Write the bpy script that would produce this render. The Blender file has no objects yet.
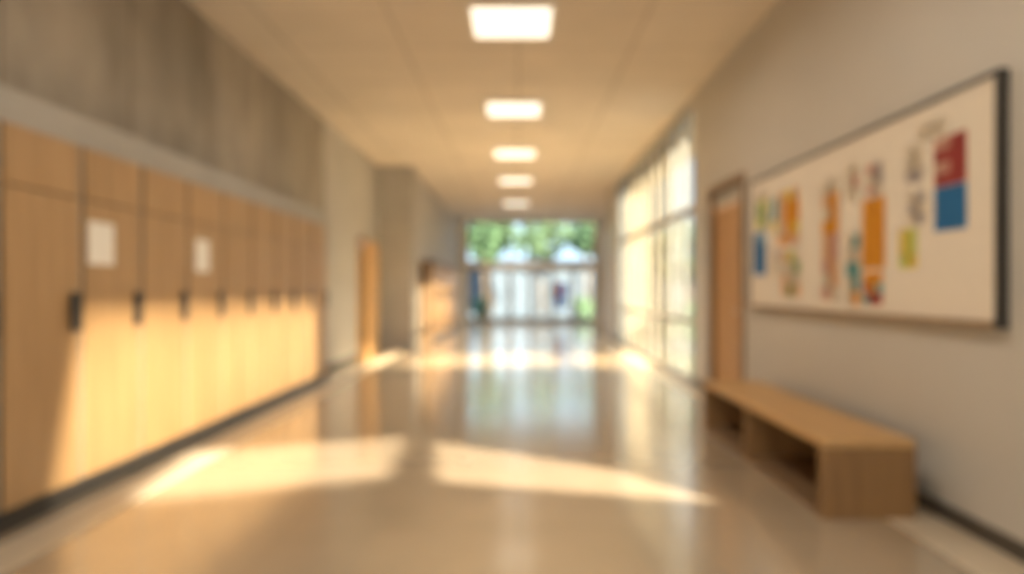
import bpy, bmesh, math, random
from mathutils import Vector
random.seed(4)
S=bpy.context.scene
COL=S.collection
DOF=True
# ---------- materials ----------
def nt(name):
    m=bpy.data.materials.new(name); m.use_nodes=True
    n=m.node_tree.nodes; l=m.node_tree.links
    return m,n,l,n["Principled BSDF"]
def plain(name,c,rough=.6,metal=0,noise=.06,scale=6,bump=0.0):
    m,n,l,b=nt(name)
    t=n.new("ShaderNodeTexCoord"); x=n.new("ShaderNodeTexNoise"); x.inputs["Scale"].default_value=scale; x.inputs["Detail"].default_value=4
    l.new(t.outputs["Object"],x.inputs["Vector"])
    r=n.new("ShaderNodeMix"); r.data_type='RGBA'
    r.inputs[6].default_value=(*[v*(1-noise) for v in c],1); r.inputs[7].default_value=(*[min(1,v*(1+noise)) for v in c],1)
    l.new(x.outputs["Fac"],r.inputs[0]); l.new(r.outputs[2],b.inputs["Base Color"])
    b.inputs["Roughness"].default_value=rough; b.inputs["Metallic"].default_value=metal
    return m
def wood(name,c1,c2,rough=.4,along='Z',sc=9):
    m,n,l,b=nt(name)
    t=n.new("ShaderNodeTexCoord"); oi=n.new("ShaderNodeObjectInfo"); add=n.new("ShaderNodeVectorMath"); add.operation='ADD'
    l.new(t.outputs["Object"],add.inputs[0]); 
    mul=n.new("ShaderNodeMath"); mul.operation='MULTIPLY'; mul.inputs[1].default_value=13.7
    l.new(oi.outputs["Random"],mul.inputs[0]); l.new(mul.outputs[0],add.inputs[1])
    mp=n.new("ShaderNodeMapping"); s=[sc,sc,sc]; s['XYZ'.index(along)]=.7; mp.inputs["Scale"].default_value=s
    l.new(add.outputs[0],mp.inputs[0])
    x=n.new("ShaderNodeTexNoise"); x.inputs["Scale"].default_value=1.6; x.inputs["Detail"].default_value=6; x.inputs["Distortion"].default_value=.6
    l.new(mp.outputs[0],x.inputs["Vector"])
    r=n.new("ShaderNodeValToRGB"); r.color_ramp.elements[0].position=.3; r.color_ramp.elements[1].position=.72
    r.color_ramp.elements[0].color=(*c1,1); r.color_ramp.elements[1].color=(*c2,1)
    l.new(x.outputs["Fac"],r.inputs[0]); l.new(r.outputs[0],b.inputs["Base Color"]); b.inputs["Roughness"].default_value=rough
    return m
def emis(name,c,s):
    m,n,l,b=nt(name); b.inputs["Base Color"].default_value=(*c,1); b.inputs["Emission Color"].default_value=(*c,1); b.inputs["Emission Strength"].default_value=s
    return m
def grid_mat(name,c,seam,size,width,rough,coat=0,nz=.08,axis='XY'):
    m,n,l,b=nt(name)
    g=n.new("ShaderNodeNewGeometry"); mp=n.new("ShaderNodeMapping")
    if axis=='YZ':
        sx=n.new("ShaderNodeSeparateXYZ"); cx=n.new("ShaderNodeCombineXYZ"); l.new(g.outputs["Position"],sx.inputs[0])
        l.new(sx.outputs[1],cx.inputs[0]); l.new(sx.outputs[2],cx.inputs[1]); l.new(cx.outputs[0],mp.inputs[0])
        mp.inputs["Location"].default_value=(0,.5,0)
    else: l.new(g.outputs["Position"],mp.inputs[0])
    br=n.new("ShaderNodeTexBrick"); br.offset=0; br.inputs["Scale"].default_value=1
    br.inputs["Brick Width"].default_value=size[0]; br.inputs["Row Height"].default_value=size[1]; br.inputs["Mortar Size"].default_value=width
    br.inputs["Mortar Smooth"].default_value=.3
    br.inputs["Color1"].default_value=(*c,1); br.inputs["Color2"].default_value=(*[v*(1-nz) for v in c],1); br.inputs["Mortar"].default_value=(*seam,1)
    l.new(mp.outputs[0],br.inputs["Vector"])
    x=n.new("ShaderNodeTexNoise"); x.inputs["Scale"].default_value=1.2; x.inputs["Detail"].default_value=7
    if axis=='YZ':
        m2=n.new("ShaderNodeMapping"); m2.inputs["Scale"].default_value=(1,1.3,.7); l.new(g.outputs["Position"],m2.inputs[0]); l.new(m2.outputs[0],x.inputs["Vector"])
    else: l.new(g.outputs["Position"],x.inputs["Vector"])
    mr=n.new("ShaderNodeMapRange"); mr.inputs[1].default_value=.3; mr.inputs[2].default_value=.7; mr.inputs[3].default_value=1-nz*1.5; mr.inputs[4].default_value=1+nz*1.5; l.new(x.outputs["Fac"],mr.inputs[0])
    v=n.new("ShaderNodeVectorMath"); v.operation='SCALE'; l.new(br.outputs["Color"],v.inputs[0]); l.new(mr.outputs[0],v.inputs["Scale"])
    l.new(v.outputs[0],b.inputs["Base Color"]); b.inputs["Roughness"].default_value=rough
    b.inputs["Coat Weight"].default_value=coat; b.inputs["Coat Roughness"].default_value=.15
    return m
def clear_glass(name,tint=(.93,.96,.95)):
    m,n,l,b=nt(name); n.remove(b); o=n["Material Output"]
    t=n.new("ShaderNodeBsdfTransparent"); t.inputs[0].default_value=(*tint,1); g=n.new("ShaderNodeBsdfGlossy"); g.inputs["Roughness"].default_value=.03
    mx=n.new("ShaderNodeMixShader"); fr=n.new("ShaderNodeLayerWeight"); fr.inputs[0].default_value=.15
    mm=n.new("ShaderNodeMath"); mm.operation='MULTIPLY'; mm.inputs[1].default_value=.35
    l.new(fr.outputs["Fresnel"],mm.inputs[0]); l.new(mm.outputs[0],mx.inputs[0])
    l.new(t.outputs[0],mx.inputs[1]); l.new(g.outputs[0],mx.inputs[2]); l.new(mx.outputs[0],o.inputs[0]); return m
def frosted(name,c,tr=.25):
    m,n,l,b=nt(name); n.remove(b); o=n["Material Output"]
    t=n.new("ShaderNodeBsdfTransparent"); g=n.new("ShaderNodeBsdfTranslucent"); g.inputs[0].default_value=(*c,1)
    x=n.new("ShaderNodeTexNoise"); x.inputs["Scale"].default_value=2.5
    mr=n.new("ShaderNodeMapRange"); mr.inputs[3].default_value=tr*.4; mr.inputs[4].default_value=tr*1.6
    l.new(x.outputs["Fac"],mr.inputs[0])
    mx=n.new("ShaderNodeMixShader"); l.new(mr.outputs[0],mx.inputs[0]); l.new(g.outputs[0],mx.inputs[1]); l.new(t.outputs[0],mx.inputs[2]); l.new(mx.outputs[0],o.inputs[0]); return m

M_floor=grid_mat("polished_floor",(.40,.315,.22),(.34,.265,.185),(1.2,1.2),.006,.15,1.0,.05)
M_border=plain("floor_border",(.54,.46,.35),.3)
M_ceil=grid_mat("ceiling_tiles",(.76,.67,.545),(.55,.475,.375),(1.2,1.2),.016,.8,0,.04)
M_conc=grid_mat("concrete_panels",(.36,.31,.24),(.25,.21,.16),(1.29,8),.02,.75,0,.2,'YZ')
M_conc2=plain("smooth_concrete",(.46,.43,.375),.6,noise=.18,scale=2)
M_conc3=plain("column_concrete",(.37,.34,.29),.6,noise=.15,scale=2)
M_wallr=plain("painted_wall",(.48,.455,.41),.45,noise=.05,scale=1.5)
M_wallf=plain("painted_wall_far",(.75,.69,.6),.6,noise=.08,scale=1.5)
M_dark=plain("dark_metal",(.03,.027,.024),.4)
M_base=plain("dark_baseboard",(.06,.05,.04),.5)
M_lock=wood("maple_laminate",(.37,.215,.088),(.47,.285,.127),.38)
M_lockbody=wood("dark_gap_carcass",(.05,.035,.025),(.08,.055,.035),.5)  # carcass coloured dark so the gaps between locker doors look shaded
M_div=plain("grey_divider",(.30,.28,.24),.6)
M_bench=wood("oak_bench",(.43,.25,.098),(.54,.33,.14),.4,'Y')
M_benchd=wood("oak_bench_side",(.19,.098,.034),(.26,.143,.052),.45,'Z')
M_door=wood("door_wood",(.40,.21,.08),(.5,.28,.115),.45)
M_door2=wood("door_wood_tan",(.55,.32,.13),(.65,.40,.17),.45)
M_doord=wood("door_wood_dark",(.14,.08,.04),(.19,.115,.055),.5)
M_doorm=wood("door_wood_mid",(.42,.25,.12),(.5,.32,.16),.5)
M_frame=wood("frame_wood",(.2,.13,.07),(.28,.18,.1),.5)
M_white=plain("white_frame",(.85,.85,.8),.4)
M_alu=plain("pale_grey_frame",(.36,.35,.33),.45)
M_alud=plain("grey_door_frame",(.27,.25,.22),.45)
M_cork=plain("board_surface",(.68,.61,.51),.8,noise=.04,scale=20)
M_paper=plain("white_paper",(.85,.8,.7),.8)
M_glass=clear_glass("clear_glass",(.88,.92,.92))
M_tint=clear_glass("tinted_glass",(.60,.57,.50))
M_tint2=clear_glass("light_tinted_glass",(.70,.70,.67))
M_frost=frosted("frosted_glass",(.13,.14,.13),.3)
M_leaf=plain("foliage",(.05,.095,.038),.7,noise=.6,scale=5)
M_leaf2=plain("foliage_light",(.085,.135,.065),.7,noise=.5,scale=5)
M_bark=plain("bark",(.12,.08,.05),.9)
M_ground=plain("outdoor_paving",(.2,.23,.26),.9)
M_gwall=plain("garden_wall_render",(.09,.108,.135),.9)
M_lamp=emis("lamp_diffuser",(1,.93,.78),1.4)
M_steel=plain("steel",(.5,.48,.45),.3,1)
# ---------- mesh helpers ----------
def add_box(bm,x0,x1,y0,y1,z0,z1,mi=0,bev=0):
    r=bmesh.ops.create_cube(bm,size=1)
    vs=r['verts']
    for v in vs:
        v.co=Vector(((x0+x1)/2+v.co.x*(x1-x0),(y0+y1)/2+v.co.y*(y1-y0),(z0+z1)/2+v.co.z*(z1-z0)))
    fs=set(f for v in vs for f in v.link_faces)
    for f in fs: f.material_index=mi
    if bev:
        es=set(e for v in vs for e in v.link_edges)
        rr=bmesh.ops.bevel(bm,geom=list(es),offset=bev,segments=2,affect='EDGES',profile=.5)
        for f in rr['faces']: f.material_index=mi
def obj(name,boxes,mats,origin=None,parent=None,bev=0,smooth=False,**kw):
    bm=bmesh.new()
    for b in boxes:
        add_box(bm,*b[:6],mi=(b[6] if len(b)>6 else 0),bev=bev)
    return finish(name,bm,mats,origin,parent,smooth,**kw)
def finish(name,bm,mats,origin=None,parent=None,smooth=False,**kw):
    xs=[v.co.x for v in bm.verts]; ys=[v.co.y for v in bm.verts]; zs=[v.co.z for v in bm.verts]
    if origin is None: origin=((min(xs)+max(xs))/2,(min(ys)+max(ys))/2,min(zs))
    o_=Vector(origin)
    for v in bm.verts: v.co-=o_
    me=bpy.data.meshes.new(name); bm.to_mesh(me); bm.free()
    if not isinstance(mats,(list,tuple)): mats=[mats]
    for m in mats: me.materials.append(m)
    if smooth:
        for p in me.polygons: p.use_smooth=True
    ob=bpy.data.objects.new(name,me); COL.objects.link(ob)
    place(ob,o_,parent)
    for k,v in kw.items(): ob[k]=v
    return ob
def wloc(o):
    v=Vector(o.location)
    while o.parent: o=o.parent; v+=o.location
    return v
def place(ob,w,parent):
    if parent is not None:
        ob.parent=parent; ob.location=w-wloc(parent)
    else: ob.location=w
def empty(name,loc,parent=None,**kw):
    e=bpy.data.objects.new(name,None); e.empty_display_size=.1; COL.objects.link(e); place(e,Vector(loc),parent)
    for k,v in kw.items(): e[k]=v
    return e
def copy_tree(src,delta,parent=None):
    c=src.copy(); COL.objects.link(c)
    if parent is None: c.location=src.location+Vector(delta)
    else: c.parent=parent
    for ch in src.children: copy_tree(ch,delta,c)
    return c
ST=dict(kind="structure")
XR=2.31; XL=-2.93; XLK=-2.577; CZ=3.8
# ---------- shell ----------
obj("floor",[(-3.4,3.4,-7,25.2,-.1,0)],M_floor,label="polished beige hallway floor reflecting the daylight",category="floor",**ST)
obj("ceiling",[(-3.4,3.4,-7,25.2,CZ,CZ+.12)],M_ceil,label="beige tiled ceiling",category="ceiling",**ST)
obj("wall_left",[(XL-.15,XL,-7,10.3,0,CZ,0),(-3.08,XL+.01,10.3,12.5,0,CZ,1),(-3.08,XL+.01,12.5,13.8,2.15,CZ,1),(-3.08,XL+.01,13.8,14.2,0,CZ,1)],[M_conc,M_conc2],label="concrete panel wall above the lockers",category="wall",**ST)
obj("wall_alcove",[(-3.2,-2.2,14.2,14.9,0,CZ,1),(-3.2,-2.24,14.9,25.0,0,CZ,0)],[M_conc2,M_conc3],label="projecting smooth concrete wall",category="wall",**ST)
obj("trim_1",[(-2.93,-2.60,2.1,9.25,2.10,2.28)],M_conc3,label="pale ledge running over the lockers",category="trim",**ST)
cu=bpy.data.curves.new("wr",'CURVE'); cu.dimensions='2D'; cu.fill_mode='BOTH'; cu.extrude=.01
def spl(pts):
    s=cu.splines.new('POLY'); s.points.add(len(pts)-1)
    for p,q in zip(s.points,pts): p.co=(q[0],q[1],0,1)
    s.use_cyclic_u=True
YE=3.165
spl([(-7,0),(YE,0),(YE,CZ),(-7,CZ)])
TY,TZ=1.25,.45
def hole(pts): spl([(y-TY*(XR-x),z+TZ*(XR-x)) for x,y,z in pts])  # made-up openings, shaped backwards from the sun patches they cast
hole([(-.70,5.6,0),(.66,4.72,0),(1.20,3.98,0),(-.55,4.45,0)])
hole([(-.95,5.8,0),(-.88,4.55,0),(-2.3,4.0,0),(-2.5,5.2,0)])
hole([(XLK,3.75,.03),(XLK,4.05,1.2),(XLK,8.7,1.5),(XLK,8.7,.03)])
co=bpy.data.objects.new("tmpc",cu); COL.objects.link(co)
bpy.context.view_layer.update()
me=bpy.data.meshes.new_from_object(co.evaluated_get(bpy.context.evaluated_depsgraph_get()))
bpy.data.objects.remove(co)
for v in me.vertices: v.co=Vector((XR+.01+v.co.z,v.co.x,v.co.y))
me.materials.clear(); me.materials.append(M_wallr)
w=bpy.data.objects.new("wall_right",me); COL.objects.link(w); w["kind"]="structure"; w["label"]="grey beige painted wall with added unseen openings shaped to cast sun patches"; w["category"]="wall"
# unseen slats added to dim the sun on the lockers, denser towards top and bottom
sl=[]; z=2.17
while z<3.76:
    f=.60 if z<3.0 else min(.93,.60+.33*(z-3.0)/.7)
    if z<2.75: f=.68-.08*(z-2.17)/.58
    sl.append((XR+.04,XR+.043,-2.9,3.1,z,z+.034*f)); z+=.034
obj("window_blind",sl,M_white,label="fine white horizontal slats added out of view to dim the sun",category="blind",**ST)
obj("wall_right_side",[(XR,XR+.2,YE,6.95,0,CZ),(XR,XR+.2,6.95,8.2,2.45,CZ),(XR,XR+.2,8.2,8.96,0,CZ),(XR,XR+.2,8.96,15.8,3.70,CZ),(XR,XR+.2,15.8,17.6,0,CZ)],M_wallr,label="grey beige painted wall behind the board and bench",category="wall",**ST)
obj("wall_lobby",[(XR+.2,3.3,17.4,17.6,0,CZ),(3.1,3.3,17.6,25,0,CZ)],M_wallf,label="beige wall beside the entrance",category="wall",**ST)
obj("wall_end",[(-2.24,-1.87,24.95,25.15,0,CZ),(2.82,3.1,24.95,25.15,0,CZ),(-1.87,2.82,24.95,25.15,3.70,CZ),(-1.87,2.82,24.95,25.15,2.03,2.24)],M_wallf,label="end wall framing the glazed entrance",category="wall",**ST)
obj("baseboard_right",[(XR-.015,XR,-2,6.93,0,.09),(XR-.015,XR,8.3,8.96,0,.09),(XR-.015,XR,15.8,17.6,0,.09)],M_base,label="dark baseboard along the painted wall",category="baseboard",**ST)
obj("baseboard_left",[(XL+.01,XL+.03,9.25,12.4,0,.1)],M_base,label="dark baseboard",category="baseboard",**ST)
obj("trim_2",[(2.0,XR-.016,-2,17.5,0,.004)],M_border,label="pale floor border strip",category="trim",**ST)
obj("trim_3",[(-2.53,-2.25,-2,14.1,0,.004)],M_border,label="pale floor border strip beside the lockers",category="trim",**ST)
# ---------- ceiling lights ----------
def ceiling_light(y):
    x=-.06; e=empty("ceiling_light",(x,y,CZ-.02),label="square recessed ceiling light panel, switched on",category="ceiling light",group="row of ceiling light panels")
    h=.395
    obj("light_frame",[(x-h,x+h,y-h,y-h+.03,CZ-.025,CZ),(x-h,x+h,y+h-.03,y+h,CZ-.025,CZ),(x-h,x-h+.03,y-h+.03,y+h-.03,CZ-.025,CZ),(x+h-.03,x+h,y-h+.03,y+h-.03,CZ-.025,CZ)],M_white,parent=e)
    obj("diffuser",[(x-h+.03,x+h-.03,y-h+.03,y+h-.03,CZ-.018,CZ-.001)],M_lamp,parent=e)
    return e
c0=ceiling_light(6.5)
for y in (9.65,12.8,16.0,20.2): copy_tree(c0,(0,y-6.5,0))
# ---------- lockers ----------
P=.645
def locker(x,y0,depth,label,group,H=2.10):
    y1=y0+P; e=empty("locker",(x-depth/2,y0+P/2,0),label=label,category="locker",group=group)
    g=.016
    b=x-depth; s=H-.32
    obj("body",[(b,x-.022,y0,y0+.018,.126,H),(b,x-.022,y0+.018,y1-.018,.126,.146),(b,x-.022,y0+.018,y1-.018,H-.02,H),(b,x-.022,y0+.018,y1-.018,s-.01,s+.01),(b,b+.01,y0+.018,y1-.018,.146,H-.02)],M_lockbody,parent=e)
    obj("divider",[(b,x-.012,y1-.018,y1,.126,H)],M_div,parent=e,label="grey divider panel")
    obj("plinth",[(b,x-.04,y0,y1,0,.126)],M_dark,parent=e,label="dark recessed plinth")
    obj("upper_door",[(x-.02,x,y0+g,y1-.034,s+.006,H-.006)],M_lock,parent=e,bev=.003)
    d=obj("door",[(x-.02,x,y0+g,y1-.034,.132,s-.002)],M_lock,parent=e,bev=.003)
    hy=y1-.105
    obj("handle",[(x+.018,x+.034,hy-.034,hy+.034,1.01,1.23),(x-.001,x+.02,hy-.01,hy+.01,1.04,1.06),(x-.001,x+.02,hy-.01,hy+.01,1.18,1.20)],M_dark,parent=d,bev=.003,label="dark pull handle")
    return e
l0=locker(XLK,4.05-2*P,.34,"tall maple locker with small upper door and dark handle","row of tall maple lockers")
for k in range(1,10): copy_tree(l0,(0,k*P,0))
l1=locker(-1.98,15.5,.225,"maple locker standing near the entrance","maple lockers near the entrance",1.82)
for k in range(1,11): copy_tree(l1,(0,k*P,0))
obj("trim_4",[(-2.205,-1.93,15.42,15.5,0,1.90),(-2.205,-1.93,15.5,22.6,1.825,1.90)],M_doord,label="dark surround of the locker bank",category="trim",**ST)
for (a,b_,c,d) in ((4.09,4.35,1.40,1.66),(5.45,5.69,1.39,1.65)):
    obj("paper_notice",[(XLK+.001,XLK+.004,a,b_,c,d)],M_paper,label="white paper notice taped to a locker door",category="notice",group="notices on lockers")
# ---------- bench ----------
bn=empty("bench",(1.9,4.9,0),label="low oak storage bench with open cubbies against the wall",category="bench")
bx0,bx1,by0,by1,bz=1.65,2.16,3.70,6.09,.432
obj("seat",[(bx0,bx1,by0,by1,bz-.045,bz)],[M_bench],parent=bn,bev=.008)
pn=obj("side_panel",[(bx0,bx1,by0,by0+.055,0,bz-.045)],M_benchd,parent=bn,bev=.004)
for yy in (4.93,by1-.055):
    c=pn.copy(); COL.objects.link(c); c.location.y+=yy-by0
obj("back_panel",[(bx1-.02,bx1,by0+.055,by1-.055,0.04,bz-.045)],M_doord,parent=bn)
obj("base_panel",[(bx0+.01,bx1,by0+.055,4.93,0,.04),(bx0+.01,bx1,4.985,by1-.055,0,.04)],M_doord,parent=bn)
# ---------- bulletin board ----------
bb=empty("bulletin_board",(XR,5,1.06),label="large framed bulletin board on the painted wall",category="bulletin board")
y0,y1,z0,z1=3.21,6.70,1.06,2.29
obj("board_panel",[(XR-.04,XR,y0+.03,y1-.03,z0+.035,z1-.025)],M_cork,parent=bb)
obj("board_frame",[(XR-.05,XR,y0,y0+.03,z0,z1),(XR-.05,XR,y1-.03,y1,z0,z1),(XR-.05,XR,y0+.03,y1-.03,z1-.025,z1)],M_dark,parent=bb)
obj("board_ledge",[(XR-.065,XR,y0+.03,y1-.03,z0,z0+.035)],M_frame,parent=bb,label="brown wooden ledge")
pal=dict(blue=(.04,.24,.55),red=(.5,.08,.07),orange=(1.0,.42,.03),yellow=(.95,.72,.12),green=(.4,.52,.2),teal=(.15,.42,.42),pink=(.75,.42,.32),plum=(.3,.1,.18),grey=(.5,.44,.42),cream=(.8,.7,.55),lime=(.75,.78,.2),peach=(.85,.52,.28),sky=(.35,.6,.75))
pm={k:plain("paper_"+k,v,.8,noise=.15,scale=30) for k,v in pal.items()}
def sheet(ya,yb,za,zb,cols,rows,keys,label):
    if ya>yb: ya,yb=yb,ya
    if za>zb: za,zb=zb,za
    mats=[pm[k] for k in keys]; bm=bmesh.new(); x=XR-.0425
    vs={}
    for i in range(cols+1):
        for j in range(rows+1):
            vs[i,j]=bm.verts.new((x+.0012*math.sin(i*2+j),ya+(yb-ya)*i/cols,za+(zb-za)*j/rows))
    for i in range(cols):
        for j in range(rows):
            f=bm.faces.new((vs[i,j],vs[i,j+1],vs[i+1,j+1],vs[i+1,j])); f.material_index=random.randrange(len(keys))
    bmesh.ops.solidify(bm,geom=bm.faces[:],thickness=.001)
    finish("pinned_paper",bm,mats,label=label,category="poster",group="papers pinned to the bulletin board")
sheet(6.57,6.25,1.38,1.78,2,4,["blue","blue","sky"],"blue paper card pinned to the board")
sheet(6.5,6.22,1.82,2.15,2,4,["green","lime","cream"],"green patterned paper pinned to the board")
sheet(6.1,5.98,1.75,2.05,1,3,["sky","teal","yellow"],"pale blue strip pinned to the board")
sheet(6.08,5.96,1.35,1.6,1,3,["cream","grey","lime"],"small pale note pinned to the board")
sheet(5.93,5.51,1.62,2.08,3,5,["yellow","peach","orange","cream"],"yellow and orange paper pinned to the board")
sheet(5.87,5.49,1.19,1.57,3,4,["green","lime","cream","peach"],"green and cream paper pinned to the board")
sheet(5.09,4.83,1.17,2.04,2,9,["orange","peach","pink","cream"],"tall orange and pink strip pinned to the board")
sheet(4.72,4.54,1.86,2.09,2,3,["pink","cream","cream"],"small pale pink note pinned to the board")
sheet(4.44,4.25,1.85,2.05,2,3,["pink","cream","grey"],"small pale note pinned to the board")
sheet(4.5,4.22,1.38,1.83,2,4,["orange"],"bright orange poster pinned to the board")
sheet(4.72,4.53,1.14,1.62,2,5,["teal","pink","cream","orange"],"teal and pink collage pinned to the board")
sheet(4.49,4.25,1.15,1.36,3,3,["teal","red","orange"],"teal and red picture pinned to the board")
sheet(3.99,3.83,1.86,2.07,2,3,["grey","cream","grey"],"grey printed note pinned to the board")
sheet(3.97,3.81,1.62,1.80,2,3,["grey","cream"],"grey and cream note pinned to the board")
sheet(4.06,3.88,1.37,1.60,2,3,["yellow","lime","yellow"],"yellow green paper pinned to the board")
sheet(3.72,3.45,1.80,2.06,4,4,["red","red","plum","red","pink"],"red and plum collage pinned to the board")
sheet(3.72,3.45,1.56,1.795,3,3,["blue","blue","blue"],"blue poster pinned to the board")
sheet(3.86,3.63,2.08,2.17,2,1,["cream","cream"],"pale paper strip pinned to the board")
# ---------- side door ----------
d1=empty("door_1",(XR,7.57,0),label="orange wooden door in a brown frame",category="door",**ST)
obj("door_frame",[(XR-.03,XR+.19,6.95,7.02,0,2.45),(XR-.03,XR+.19,8.14,8.2,0,2.45),(XR-.03,XR+.19,7.02,8.14,2.39,2.45)],M_frame,parent=d1)
lf=obj("door_leaf",[(XR+.04,XR+.09,7.025,8.135,.01,2.18)],M_door,parent=d1)
obj("door_panel",[(XR+.04,XR+.09,7.025,8.135,2.2,2.38)],M_conc3,parent=d1)
obj("handle",[(XR-.005,XR+.01,7.14,7.3,1.0,1.02),(XR,XR+.042,7.14,7.16,1.0,1.02)],M_steel,parent=lf,label="steel lever handle")
# ---------- left door ----------
d2=empty("door_2",(-2.92,13.15,0),label="tan wooden door almost closed beside the pillar",category="door",**ST)
obj("door_frame",[(-2.97,-2.87,12.45,12.53,0,2.2),(-2.97,-2.87,13.77,13.85,0,2.2),(-2.97,-2.87,12.53,13.77,2.12,2.2)],M_door2,parent=d2)
obj("closet_lining",[(-3.07,-3.05,12.5,13.8,0,2.12)],M_doorm,parent=d2)
bm=bmesh.new(); add_box(bm,-1.22,0,-.025,.025,.01,2.1,bev=.004)
leaf=finish("door_leaf",bm,M_door2,origin=(0,0,0)); leaf.parent=d2; leaf.location=(.09,.60,0)
leaf.rotation_euler=(0,0,math.radians(91))
hb=bmesh.new(); add_box(hb,-1.13,-1.0,.07,.085,1.0,1.02); add_box(hb,-1.13,-1.11,.024,.072,1.0,1.02)
hh=finish("handle",hb,M_steel,origin=(0,0,0)); hh.parent=leaf; hh.rotation_euler=(0,0,0); hh.scale=(1,-1,1); hh["label"]="steel lever handle"
# ---------- window bay ----------
n=5; yy0,yy1=8.96,15.8; pw=(yy1-yy0)/n
for i in range(n):
    a=yy0+i*pw; b=a+pw; x0,x1=XR+.005,XR+.075
    wd=empty(f"window_{i+1}",(XR+.07,(a+b)/2,0),label="tall grey framed window bay reaching the floor",category="window",**ST)
    t=.04
    fr=[(x0,x1,a,a+t,0,3.70),(x0,x1,b-t,b,0,3.70)]
    for z in (0,.78,2.27,3.63): fr.append((x0,x1,a+t,b-t,z,z+.07))
    fr.append((x0+.01,x1-.01,(a+b)/2-.02,(a+b)/2+.02,.07,3.63))
    obj("window_frame",fr,M_alu,parent=wd)
    fr=M_tint2 if i==0 else (M_tint if i<4 else M_frost)
    obj("window_pane",[(x0+.035,x0+.043,a+t,b-t,z0_,z1_) for z0_,z1_ in ((.07,.78),(.85,2.27),(2.34,3.63))],fr,parent=wd)
    obj("window_rail",[(x0-.015,x0,a,b,2.27,2.35)],M_frame,parent=wd)
# ---------- entrance ----------
xa=-1.87; N=6; pw=(2.82+1.87)/N
for i in range(N):
    a=xa+i*pw; b=a+pw; isdoor=1<=i<=N-1
    nm=f"door_{i+2}" if isdoor else "window_6"
    e=empty(nm,((a+b)/2,25.05,0),label="grey framed glass entrance door" if isdoor else "grey framed glass sidelight",category="door" if isdoor else "window",**ST)
    t=.08
    obj("door_frame" if isdoor else "window_frame",[(a,a+t,25.0,25.06,0.005,2.03),(b-t,b,25.0,25.06,0.005,2.03),(a+t,b-t,25.0,25.06,.005,.2),(a+t,b-t,25.0,25.06,1.93,2.03)],M_alud,parent=e)
    obj("glass",[(a+t,b-t,25.025,25.035,.2,1.93)],M_glass,parent=e)
    if isdoor:
        hx=b-.12 if i%2 else a+.12
        obj("handle",[(hx-.015,hx+.015,24.93,24.96,.85,1.3),(hx-.01,hx+.01,24.95,25.0,.88,.9),(hx-.01,hx+.01,24.95,25.0,1.25,1.27)],M_dark,parent=e)
for i in range(3):
    a=xa+i*4.69/3; b=a+4.69/3
    e=empty(f"window_{i+7}",((a+b)/2,25.05,2.24),label="transom window over the entrance doors",category="window",**ST)
    obj("window_frame",[(a,a+.04,25.0,25.06,2.24,3.7),(b-.04,b,25.0,25.06,2.24,3.7),(a+.04,b-.04,25,25.06,2.24,2.29),(a+.04,b-.04,25,25.06,3.65,3.7)],M_alud,parent=e)
    obj("glass",[(a+.04,b-.04,25.025,25.035,2.29,3.65)],M_glass,parent=e)
obj("door_poster",[(1.38,1.80,24.975,24.98,.55,1.5,0),(1.41,1.56,24.969,24.974,1.0,1.45,1),(1.6,1.76,24.969,24.974,.65,.9,2)],[plain("poster_blue",(.15,.3,.95),.7),pm["red"],pm["sky"]],label="blue and red poster on the glass entrance door",category="poster")
# ---------- outside ----------
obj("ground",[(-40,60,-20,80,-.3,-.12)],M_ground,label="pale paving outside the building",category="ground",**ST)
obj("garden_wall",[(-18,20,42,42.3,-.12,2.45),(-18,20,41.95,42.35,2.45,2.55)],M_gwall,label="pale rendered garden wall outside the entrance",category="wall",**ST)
def blobs(bm,rd,n,cx,cy,cz,rx,ry,rz,s0=.16,s1=.34):
    for k in range(n):
        u=Vector((rd.gauss(0,1),rd.gauss(0,1),rd.gauss(0,1))).normalized()*rd.uniform(.35,1)
        q=bmesh.ops.create_icosphere(bm,subdivisions=1,radius=rd.uniform(s0,s1))
        for v in q['verts']:
            v.co=Vector((v.co.x*rd.uniform(.8,1.2),v.co.y,v.co.z*.7))*rd.uniform(.85,1.2)+Vector((cx+u.x*rx,cy+u.y*ry,cz+u.z*rz))
def tree(x,y,h,r,mat,sd):
    rd=random.Random(sd)
    e=empty("tree",(x,y,-.12),label="leafy green tree standing outside",category="tree",group="trees outside")
    bm=bmesh.new()
    bmesh.ops.create_cone(bm,segments=10,radius1=.16,radius2=.08,depth=h,cap_ends=True)
    for v in bm.verts: v.co+=Vector((x+.05*math.sin(v.co.z*2),y,h/2-.12))
    finish("trunk",bm,M_bark,parent=e,smooth=True)
    bm=bmesh.new(); blobs(bm,rd,120,x,y,h,r,r,r*.75)
    finish("foliage",bm,mat,parent=e)
tree(-1.6,32.5,3.6,1.5,M_leaf,1); tree(1.2,35.8,3.9,1.6,M_leaf2,2); tree(4.0,33.5,3.6,1.25,M_leaf,3); tree(-6.2,37,4,1.6,M_leaf2,7); tree(-1.6,38.8,4.6,1.3,M_leaf2,11); tree(3.9,39,4.4,1.4,M_leaf,12)
tree(4.5,18.2,2.2,1.0,M_leaf,4); tree(6.8,21.5,2.6,1.3,M_leaf2,5); tree(8.5,17,3,1.5,M_leaf,6)
for (x,y,r) in ((-1.6,29.5,.4),(2.9,29.8,.4),(3.6,15.0,.5),(4.3,16.3,.5)):
    bm=bmesh.new(); blobs(bm,random.Random(int(x*10)),50,x,y,.45,r,r,.5,.1,.2)
    finish("shrub",bm,M_leaf2,label="low green shrub growing outside the glass",category="shrub",group="shrubs outside")
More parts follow.
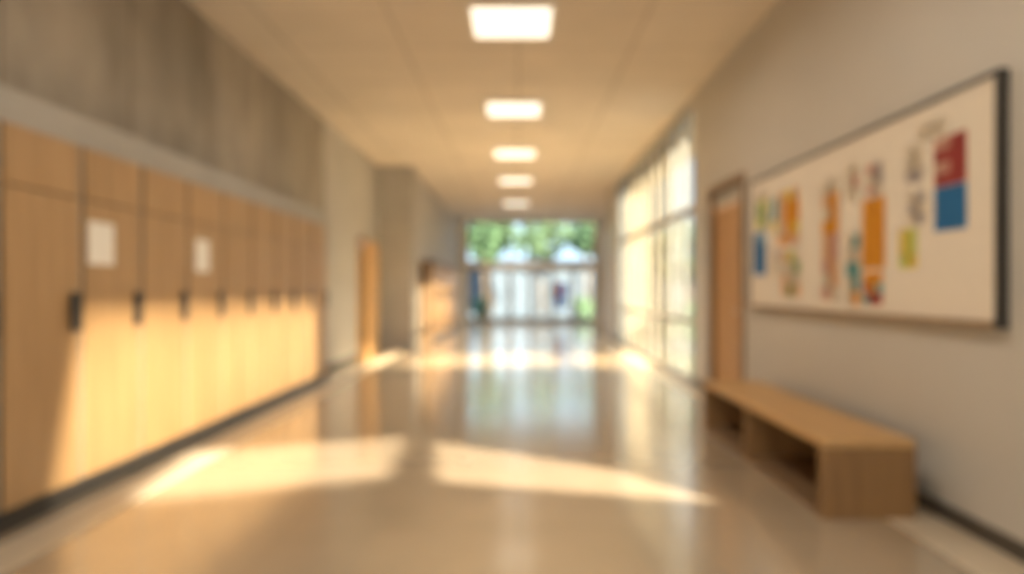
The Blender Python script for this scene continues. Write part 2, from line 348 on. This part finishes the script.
# ---------- lights ----------
w=bpy.data.worlds.new("World"); S.world=w; w.use_nodes=True
wn=w.node_tree.nodes; wl=w.node_tree.links; bg=wn["Background"]
tc=wn.new("ShaderNodeTexCoord"); sp=wn.new("ShaderNodeSeparateXYZ"); rp=wn.new("ShaderNodeValToRGB")
wl.new(tc.outputs["Generated"],sp.inputs[0]); wl.new(sp.outputs[2],rp.inputs[0]); wl.new(rp.outputs[0],bg.inputs[0])
rp.color_ramp.elements[0].color=(.68,.85,1,1); rp.color_ramp.elements[1].color=(.5,.73,1,1); bg.inputs[1].default_value=2.3
sd=bpy.data.lights.new("sun",'SUN'); sd.energy=42; sd.color=(1,.88,.68); sd.angle=math.radians(1.0)
so=bpy.data.objects.new("sun",sd); COL.objects.link(so); so.rotation_euler=Vector((-1,TY,-TZ)).to_track_quat('-Z','Y').to_euler()
for y,en in ((-3.2,38),(0,38),(3.3,38),(6.5,40),(9.65,44),(12.8,52),(16.0,62),(20.2,90),(23.3,50)):  # lamps under the panels, plus added fill lamps where no panel hangs
    a=bpy.data.lights.new("panel_and_fill_lamp",'AREA'); a.shape='SQUARE'; a.size=.75; a.energy=en; a.color=(1,.91,.78)
    a.spread=math.radians(110) if y>9 else math.radians(170)
    o=bpy.data.objects.new("panel_and_fill_lamp",a); COL.objects.link(o); o.location=(-.06,y,CZ-.03)
# added beam lamp outside the glass, standing in for sun on the far floor
a=bpy.data.lights.new("added_beam_lamp",'AREA'); a.shape='RECTANGLE'; a.size=2.3; a.size_y=2.3; a.energy=900; a.color=(1,.91,.74); a.spread=math.radians(7)
o=bpy.data.objects.new("added_beam_lamp",a); COL.objects.link(o); o.location=(5.0,12.3,2.75)
o.rotation_euler=Vector((-1,-.04,-.54)).to_track_quat('-Z','Y').to_euler()
# ---------- camera ----------
cd=bpy.data.cameras.new("camera"); cd.lens=24; cd.sensor_width=36; cd.shift_x=-6/1024; cd.shift_y=2/1024; cd.clip_start=.05
c=bpy.data.objects.new("camera",cd); COL.objects.link(c); c.location=(0,0,1.25); c.rotation_euler=(math.radians(90),0,0); S.camera=c
if DOF:
    cd.dof.use_dof=True; cd.dof.focus_distance=.3; cd.dof.aperture_fstop=3.7
S.view_settings.view_transform='Standard'
